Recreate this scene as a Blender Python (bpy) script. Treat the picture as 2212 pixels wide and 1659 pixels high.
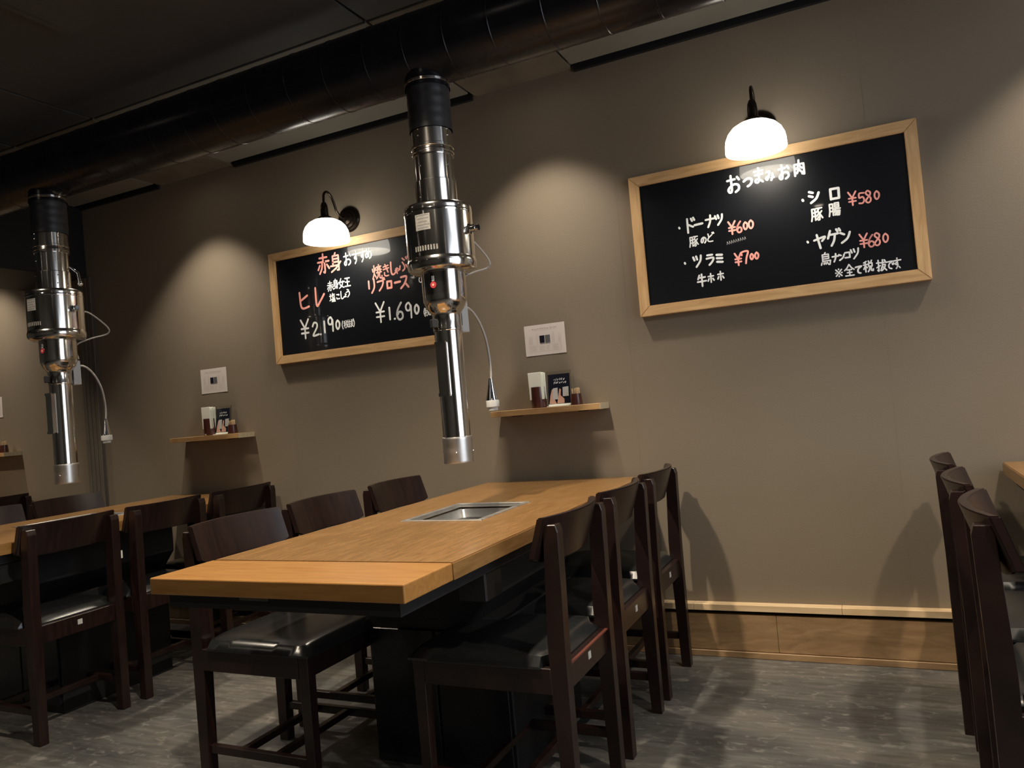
import bpy, bmesh, math, random
from mathutils import Vector, Matrix
random.seed(7)
PI = math.pi
SC = bpy.context.scene
COL = SC.collection
for o in list(bpy.data.objects): bpy.data.objects.remove(o)

# ------------------------------------------------------------------ camera
cam_d = bpy.data.cameras.new('camera'); cam = bpy.data.objects.new('camera', cam_d); COL.objects.link(cam)
FPX = 1651.75
cam_d.sensor_fit = 'HORIZONTAL'; cam_d.sensor_width = 36.0; cam_d.lens = FPX / 2212.0 * 36.0
cam_d.clip_start = 0.02
R_ = Vector((0.90036697, 0.42646431, -0.08641475)); U_ = Vector((0.08974371, 0.01232739, 0.9958886)); F_ = Vector((-0.42577621, 0.90442038, 0.02717332))
M = Matrix((( R_.x, U_.x, -F_.x, 0.6043), (R_.y, U_.y, -F_.y, -3.0054), (R_.z, U_.z, -F_.z, 1.0287), (0, 0, 0, 1)))
cam.matrix_world = M
SC.camera = cam
SC.view_settings.view_transform = 'Standard'; SC.view_settings.look = 'None'
SC.view_settings.exposure = 0.0; SC.view_settings.gamma = 1.0; SC.view_settings.use_curve_mapping = False

# ------------------------------------------------------------------ world and ceiling spots
W = bpy.data.worlds.new('world'); SC.world = W; W.use_nodes = True
W.node_tree.nodes['Background'].inputs[0].default_value = (0.5, 0.45, 0.4, 1); W.node_tree.nodes['Background'].inputs[1].default_value = 0.02
def spot(name, loc, target, power, ang, blend, col, rad=0.03):
    d = bpy.data.lights.new(name, 'SPOT'); d.energy = power; d.spot_size = math.radians(ang); d.spot_blend = blend
    d.color = col; d.shadow_soft_size = rad
    o = bpy.data.objects.new(name, d); COL.objects.link(o); o.location = loc
    o.rotation_euler = (Vector(target) - Vector(loc)).to_track_quat('-Z', 'Y').to_euler()
    return o
PITCH = 1.918
TX = -0.602
WARM = (1.0, 0.85, 0.66); NEUT = (1.0, 0.88, 0.73)
WALL_W, BEAM_W, TABLE_W, AISLE_W = 31, 34, 165, 14
TABLE_DIM = {-2: 0.4, -1: 0.4, 0: 1.0, 1: 0.85}
for k in (-2, -1, 0, 1):
    x = TX + 0.04 + PITCH * k
    spot('spot_wall', (x, -0.33, 2.372), (x, -0.33, 0), WALL_W, 92, 0.42, NEUT, 0.025)
    spot('spot_wall_beam', (x, -0.33, 2.371), (x, -0.20, 0), BEAM_W, 74, 1.0, NEUT, 0.025)
    spot('spot_table', (x, -1.75, 2.372), (x, -1.65, 0), TABLE_W * TABLE_DIM[k], 122, 0.6, WARM, 0.035)
    spot('spot_aisle', (x + 0.9, -3.6, 2.372), (x + 0.9, -3.3, 0), AISLE_W, 126, 0.5, WARM, 0.035)

# ------------------------------------------------------------------ materials
def mat(name, col=(0.5,)*3, rough=0.5, metal=0.0, emit=None, estr=0.0, spec=0.5, coat=0.0, trans=0.0):
    m = bpy.data.materials.new(name); m.use_nodes = True
    b = m.node_tree.nodes['Principled BSDF']
    b.inputs['Base Color'].default_value = (*col, 1); b.inputs['Roughness'].default_value = rough
    b.inputs['Metallic'].default_value = metal; b.inputs['Specular IOR Level'].default_value = spec
    b.inputs['Coat Weight'].default_value = coat; b.inputs['Transmission Weight'].default_value = trans
    if emit: b.inputs['Emission Color'].default_value = (*emit, 1); b.inputs['Emission Strength'].default_value = estr
    return m
def nz(m, scale, c1, c2, stretch=(1, 1, 1), detail=4, lo=0.35, hi=0.65, bump=0.0, bscale=None, rot=(0, 0, 0), dist=0.0, rvar=None, coord='Object'):
    nt = m.node_tree; b = nt.nodes['Principled BSDF']
    tc = nt.nodes.new('ShaderNodeTexCoord'); mp = nt.nodes.new('ShaderNodeMapping'); nt.links.new(tc.outputs[coord], mp.inputs[0])
    mp.inputs['Scale'].default_value = stretch; mp.inputs['Rotation'].default_value = rot
    n = nt.nodes.new('ShaderNodeTexNoise'); n.inputs['Scale'].default_value = scale; n.inputs['Detail'].default_value = detail
    n.inputs['Distortion'].default_value = dist
    nt.links.new(mp.outputs[0], n.inputs['Vector'])
    r = nt.nodes.new('ShaderNodeValToRGB'); r.color_ramp.elements[0].position = lo; r.color_ramp.elements[1].position = hi
    r.color_ramp.elements[0].color = (*c1, 1); r.color_ramp.elements[1].color = (*c2, 1)
    nt.links.new(n.outputs['Fac'], r.inputs[0]); nt.links.new(r.outputs[0], b.inputs['Base Color'])
    if bump:
        n2 = nt.nodes.new('ShaderNodeTexNoise'); n2.inputs['Scale'].default_value = bscale or scale; n2.inputs['Detail'].default_value = 3
        nt.links.new(mp.outputs[0], n2.inputs['Vector'])
        bp = nt.nodes.new('ShaderNodeBump'); bp.inputs['Strength'].default_value = bump; bp.inputs['Distance'].default_value = 0.002
        nt.links.new(n2.outputs['Fac'], bp.inputs['Height']); nt.links.new(bp.outputs[0], b.inputs['Normal'])
    if rvar:
        mr = nt.nodes.new('ShaderNodeMapRange'); mr.inputs['To Min'].default_value = rvar[0]; mr.inputs['To Max'].default_value = rvar[1]
        nt.links.new(n.outputs['Fac'], mr.inputs[0]); nt.links.new(mr.outputs[0], b.inputs['Roughness'])
    return m
m_wall = nz(mat('wall_paper', rough=0.62, spec=0.35), 1.3, (0.192, 0.156, 0.112), (0.208, 0.170, 0.124), bump=0.2, bscale=160, detail=3)
def add_floor():
    m = mat('floor_vinyl', rough=0.42, spec=0.45); nt = m.node_tree; b = nt.nodes['Principled BSDF']
    tc = nt.nodes.new('ShaderNodeTexCoord')
    def noise(scale, stretch, detail, rot=0.0, dist=0.0):
        mp = nt.nodes.new('ShaderNodeMapping'); mp.inputs['Scale'].default_value = stretch; mp.inputs['Rotation'].default_value = (0, 0, rot)
        nt.links.new(tc.outputs['Object'], mp.inputs[0])
        n = nt.nodes.new('ShaderNodeTexNoise'); n.inputs['Scale'].default_value = scale; n.inputs['Detail'].default_value = detail; n.inputs['Distortion'].default_value = dist
        nt.links.new(mp.outputs[0], n.inputs['Vector']); return n
    def ramp(n, e):
        r = nt.nodes.new('ShaderNodeValToRGB'); cr = r.color_ramp
        cr.elements[0].position, cr.elements[1].position = e[0][0], e[-1][0]
        cr.elements[0].color, cr.elements[1].color = (*e[0][1], 1), (*e[-1][1], 1)
        for p, c in e[1:-1]:
            q = cr.elements.new(p); q.color = (*c, 1)
        nt.links.new(n.outputs['Fac'], r.inputs[0]); return r
    def mix(a, bb, f, t='MIX'):
        x = nt.nodes.new('ShaderNodeMix'); x.data_type = 'RGBA'; x.blend_type = t
        if isinstance(f, float): x.inputs['Factor'].default_value = f
        else: nt.links.new(f, x.inputs['Factor'])
        nt.links.new(a, x.inputs['A']); nt.links.new(bb, x.inputs['B']); return x.outputs['Result']
    a = ramp(noise(1.6, (1, 2.2, 1), 5), [(0.36, (0.050, 0.050, 0.050)), (0.5, (0.090, 0.088, 0.083)), (0.64, (0.135, 0.125, 0.110))])
    s = ramp(noise(7, (1, 7, 1), 6), [(0.35, (0.55,)*3), (0.65, (1.35,)*3)])
    c = mix(a.outputs[0], s.outputs[0], 0.55, 'MULTIPLY')
    w = ramp(noise(22, (1, 1.6, 1), 8, 0.4, 1.0), [(0.56, (0,)*3), (0.70, (1,)*3)])
    white = nt.nodes.new('ShaderNodeRGB'); white.outputs[0].default_value = (0.36, 0.35, 0.31, 1)
    f = nt.nodes.new('ShaderNodeMath'); f.operation = 'MULTIPLY'; f.inputs[1].default_value = 0.28; nt.links.new(w.outputs[0], f.inputs[0])
    c = mix(c, white.outputs[0], f.outputs[0])
    nt.links.new(c, b.inputs['Base Color'])
    mr = nt.nodes.new('ShaderNodeMapRange'); mr.inputs['To Min'].default_value = 0.33; mr.inputs['To Max'].default_value = 0.6
    n = noise(5, (1, 3, 1), 4); nt.links.new(n.outputs['Fac'], mr.inputs[0]); nt.links.new(mr.outputs[0], b.inputs['Roughness'])
    return m
m_floor = add_floor()
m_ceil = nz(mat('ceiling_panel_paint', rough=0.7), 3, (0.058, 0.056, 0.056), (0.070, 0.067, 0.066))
m_ceil_lit = nz(mat('ceiling_board_lit', rough=0.7), 3, (0.17, 0.165, 0.14), (0.20, 0.19, 0.165))  # same boards as the rest, lamp light near the wall put into the tone
m_hatch = nz(mat('ceiling_hatch_board', rough=0.7), 6, (0.11, 0.10, 0.075), (0.18, 0.15, 0.115), lo=0.3, hi=0.7)
m_black = mat('matt_black', (0.006, 0.006, 0.007), 0.6)
m_bsatin = nz(mat('black_duct_wrap', rough=0.34, spec=0.4), 9, (0.005, 0.005, 0.008), (0.009, 0.009, 0.012), bump=0.3, bscale=10, rvar=(0.18, 0.36))
m_bfab = nz(mat('black_sleeve', rough=0.42), 30, (0.014, 0.014, 0.016), (0.03, 0.03, 0.033), bump=0.3, bscale=18)
def brushed(name, col, rough, st):
    return nz(mat(name, rough=rough, metal=1.0), 40, tuple(c * 0.9 for c in col), col, stretch=st, bump=0.04, rvar=(rough * 0.8, rough * 1.25))
m_steel = brushed('polished_steel', (0.80, 0.78, 0.74), 0.13, (1, 1, 0.05))
m_steel2 = brushed('satin_steel', (0.78, 0.77, 0.74), 0.36, (0.3, 1, 1))
m_chrome = mat('chrome', (0.82, 0.82, 0.82), 0.06, 1.0)
m_wood = nz(mat('table_laminate', rough=0.27, spec=0.5), 13, (0.225, 0.116, 0.038), (0.290, 0.158, 0.058), stretch=(6, 0.9, 6), detail=9, bump=0.08, bscale=22, dist=0.15)
m_leaf = nz(mat('leaf_laminate', rough=0.33, spec=0.5), 9, (0.33, 0.155, 0.042), (0.41, 0.205, 0.060), stretch=(0.8, 7, 7), detail=8, bump=0.08, bscale=22, dist=0.6)
m_oak = nz(mat('oak_frame', rough=0.45), 6, (0.52, 0.31, 0.135), (0.72, 0.47, 0.23), stretch=(1, 1, 9), detail=8, dist=0.8, lo=0.3, hi=0.7)
m_oakv = nz(mat('oak_frame_upright', rough=0.45), 6, (0.52, 0.31, 0.135), (0.72, 0.47, 0.23), stretch=(9, 1, 1), detail=8, dist=0.8, lo=0.3, hi=0.7)
m_shelf = nz(mat('shelf_wood', rough=0.45), 8, (0.34, 0.20, 0.085), (0.46, 0.29, 0.13), stretch=(1, 6, 6), detail=6)
m_shelf_end = nz(mat('shelf_end_grain', rough=0.6), 30, (0.50, 0.40, 0.24), (0.60, 0.50, 0.33), stretch=(1, 6, 1))
m_cap = nz(mat('cap_wood', rough=0.4), 5, (0.60, 0.42, 0.23), (0.72, 0.54, 0.33), stretch=(1, 6, 6), detail=6)
m_panelw = nz(mat('skirting_board_wood', rough=0.45), 5, (0.24, 0.145, 0.070), (0.38, 0.245, 0.125), stretch=(1.2, 1, 5), detail=7, dist=1.6, lo=0.3, hi=0.7)
m_dkwood = nz(mat('dark_stained_wood', rough=0.30, spec=0.5), 10, (0.010, 0.0050, 0.0045), (0.020, 0.009, 0.0075), stretch=(1, 6, 1), detail=5, bump=0.04)
m_edge = mat('worn_wood_edge', (0.12, 0.035, 0.024), 0.4)
m_vinyl = nz(mat('black_vinyl', rough=0.23, spec=0.85), 60, (0.010, 0.011, 0.012), (0.014, 0.015, 0.016), bump=0.10, bscale=7)
m_board = mat('black_glossy_board', (0.006, 0.007, 0.010), 0.32, spec=0.35, coat=0.8)
m_white = mat('white_marker', (0.90, 0.92, 0.92), 0.6, emit=None)
m_pink = mat('red_marker', (1.0, 0.42, 0.36), 0.6)
m_shade = mat('opal_glass_shade', (0.9, 0.9, 0.88), 0.25, emit=(1.0, 0.93, 0.80), estr=7.0)
m_bulb = mat('glowing_bulb', (1, 1, 1), 0.3, emit=(1.0, 0.88, 0.68), estr=40.0)
m_bronze = mat('dark_bronze', (0.035, 0.028, 0.022), 0.22, 0.9)
m_cup = nz(mat('brown_lacquer', rough=0.25), 8, (0.045, 0.014, 0.010), (0.075, 0.024, 0.017), stretch=(1, 1, 0.3))
m_paper = mat('white_paper', (0.80, 0.80, 0.76), 0.7)
m_napkin = mat('napkin_paper', (0.86, 0.88, 0.76), 0.85)
m_poster = mat('laminated_paper', (0.66, 0.60, 0.56), 0.3)
m_ink = mat('grey_ink', (0.10, 0.10, 0.10), 0.6)
m_lightink = mat('pale_ink', (0.36, 0.34, 0.32), 0.6)
m_card = mat('card_black_print', (0.012, 0.013, 0.022), 0.2)
m_skin = mat('card_pink_print', (0.62, 0.36, 0.26), 0.3)
m_acryl = mat('clear_acrylic', (0.9, 0.92, 0.9), 0.05, trans=1.0); m_acryl.node_tree.nodes['Principled BSDF'].inputs['IOR'].default_value = 1.45
m_pick = nz(mat('toothpick_wood', rough=0.7), 60, (0.60, 0.42, 0.22), (0.85, 0.66, 0.40), stretch=(3, 3, 0.2))
m_sticker = nz(mat('silver_label', rough=0.35, metal=0.3), 300, (0.20, 0.19, 0.17), (0.30, 0.29, 0.27))
m_red = mat('red_badge', (0.36, 0.03, 0.04), 0.4)
m_hosepl = mat('pale_grey_plastic', (0.50, 0.50, 0.48), 0.35)
m_cable = mat('grey_flex', (0.42, 0.40, 0.37), 0.4, 0.3)
m_green = mat('green_stain', (0.01, 0.06, 0.035), 0.4)
m_pil = nz(mat('pilaster_strip_paint', rough=0.6), 4, (0.10, 0.085, 0.065), (0.125, 0.105, 0.08))
m_pilgap = mat('pilaster_gap_paint', (0.06, 0.05, 0.04), 0.7)
m_wall_light = nz(mat('pale_wall_paint', rough=0.6), 3, (0.30, 0.27, 0.22), (0.34, 0.31, 0.26))
m_added_panel = mat('added_panel_glow', (0.9, 0.9, 0.9), 0.4, emit=(0.92, 0.95, 1.0), estr=2.6)  # glow of the added ceiling panels, out of view
m_seam = mat('paper_joint', (0.16, 0.13, 0.09), 0.5)
m_fix = mat('lamp_housing_black', (0.01, 0.01, 0.01), 0.4)
m_lens = mat('downlight_lens', (1, 1, 1), 0.3, emit=(1.0, 0.86, 0.70), estr=25.0)
m_added_glow = mat('added_glow_pane', (0.8, 0.8, 0.8), 0.3, emit=(0.80, 0.88, 1.0), estr=2.5)  # glow of the added window, reflected by the steel hoods

# ------------------------------------------------------------------ mesh helpers
def bm_(): return bmesh.new()
def box(bm, lo, hi, bev=0.0, mtx=None, seg=1):
    c = [(a + b) / 2 for a, b in zip(lo, hi)]; s = [abs(b - a) for a, b in zip(lo, hi)]
    r = bmesh.ops.create_cube(bm, size=1.0, matrix=Matrix.Translation(c) @ Matrix.Diagonal((*s, 1)))
    vs = r['verts']
    if bev > 0:
        es = list({e for v in vs for e in v.link_edges})
        q = bmesh.ops.bevel(bm, geom=es, offset=bev, segments=seg, affect='EDGES', profile=0.5)
        vs = list({v for f in q['faces'] for v in f.verts} | {v for v in vs if v.is_valid})
        vs = list({v for v0 in vs for f in v0.link_faces for v in f.verts})
    if mtx is not None: bmesh.ops.transform(bm, matrix=mtx, verts=vs)
    return vs
def prism(bm, pts, d0, d1, axis='y'):
    def P(a, b, d): return {'y': (a, d, b), 'x': (d, a, b), 'z': (a, b, d)}[axis]
    A = [bm.verts.new(P(a, b, d0)) for a, b in pts]; B = [bm.verts.new(P(a, b, d1)) for a, b in pts]
    n = len(pts); bm.faces.new(A); bm.faces.new(B[::-1])
    for i in range(n): bm.faces.new((A[i], B[i], B[(i + 1) % n], A[(i + 1) % n]))
def lathe(bm, prof, seg=40, cap0=False, cap1=False, mtx=None):
    rings = []
    for r, z in prof:
        rings.append([bm.verts.new((r * math.cos(2 * PI * i / seg), r * math.sin(2 * PI * i / seg), z)) for i in range(seg)])
    for a, b in zip(rings, rings[1:]):
        for i in range(seg):
            j = (i + 1) % seg; bm.faces.new((a[i], a[j], b[j], b[i]))
    if cap0: bm.faces.new(rings[0][::-1])
    if cap1: bm.faces.new(rings[-1])
    if mtx is not None: bmesh.ops.transform(bm, matrix=mtx, verts=[v for r in rings for v in r])
def tube(bm, pts, rad, seg=10, cap=True):
    pts = [Vector(p) for p in pts]; rings = []; n0 = None
    rr = rad if isinstance(rad, (list, tuple)) else [rad] * len(pts)
    for i, p in enumerate(pts):
        t = (pts[min(i + 1, len(pts) - 1)] - pts[max(i - 1, 0)]).normalized()
        if n0 is None: n0 = t.orthogonal().normalized()
        n0 = (n0 - t * n0.dot(t)).normalized(); b = t.cross(n0)
        rings.append([bm.verts.new(p + (n0 * math.cos(2 * PI * k / seg) + b * math.sin(2 * PI * k / seg)) * rr[i]) for k in range(seg)])
    for a, b in zip(rings, rings[1:]):
        for i in range(seg):
            j = (i + 1) % seg; bm.faces.new((a[i], a[j], b[j], b[i]))
    if cap: bm.faces.new(rings[0][::-1]); bm.faces.new(rings[-1])
def spline(pts, n=6):
    P = [Vector(p) for p in pts]; out = []
    for i in range(len(P) - 1):
        p0, p1, p2, p3 = P[max(i - 1, 0)], P[i], P[i + 1], P[min(i + 2, len(P) - 1)]
        for k in range(n):
            t = k / n
            out.append(0.5 * ((2 * p1) + (p2 - p0) * t + (2 * p0 - 5 * p1 + 4 * p2 - p3) * t * t + (3 * p1 - p0 - 3 * p2 + p3) * t ** 3))
    out.append(P[-1]); return out
def obj(name, bm, m, parent=None, smooth=False, loc=None):
    bmesh.ops.recalc_face_normals(bm, faces=bm.faces[:])
    me = bpy.data.meshes.new(name); bm.to_mesh(me); bm.free(); me.materials.append(m)
    if smooth:
        me.shade_smooth() if hasattr(me, 'shade_smooth') else None
        me.set_sharp_from_angle(angle=math.radians(38))
    o = bpy.data.objects.new(name, me); COL.objects.link(o)
    if parent: o.parent = parent
    if loc: o.location = loc
    return o
def b1(name, lo, hi, m, parent=None, bev=0.0, seg=1):
    bm = bm_(); box(bm, lo, hi, bev, seg=seg); return obj(name, bm, m, parent, smooth=False)
def tag(o, label=None, cat=None, group=None, kind=None):
    if label: o['label'] = label
    if cat: o['category'] = cat
    if group: o['group'] = group
    if kind: o['kind'] = kind
    return o
def thing(name, label, cat, loc=(0, 0, 0), rz=0.0, group=None):
    o = bpy.data.objects.new(name, None); COL.objects.link(o); o.location = loc; o.rotation_euler = (0, 0, rz); o.empty_display_size = 0.1
    return tag(o, label, cat, group)
def struct(o): o['kind'] = 'structure'; return o
def copy_tree(src, label=None, loc=None, rz=None):
    def rec(o, par):
        c = o.copy(); COL.objects.link(c); c.parent = par
        for ch in o.children: rec(ch, c)
        return c
    r = rec(src, None)
    if label: r['label'] = label
    if loc: r.location = loc
    if rz is not None: r.rotation_euler = (0, 0, rz)
    return r

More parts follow.
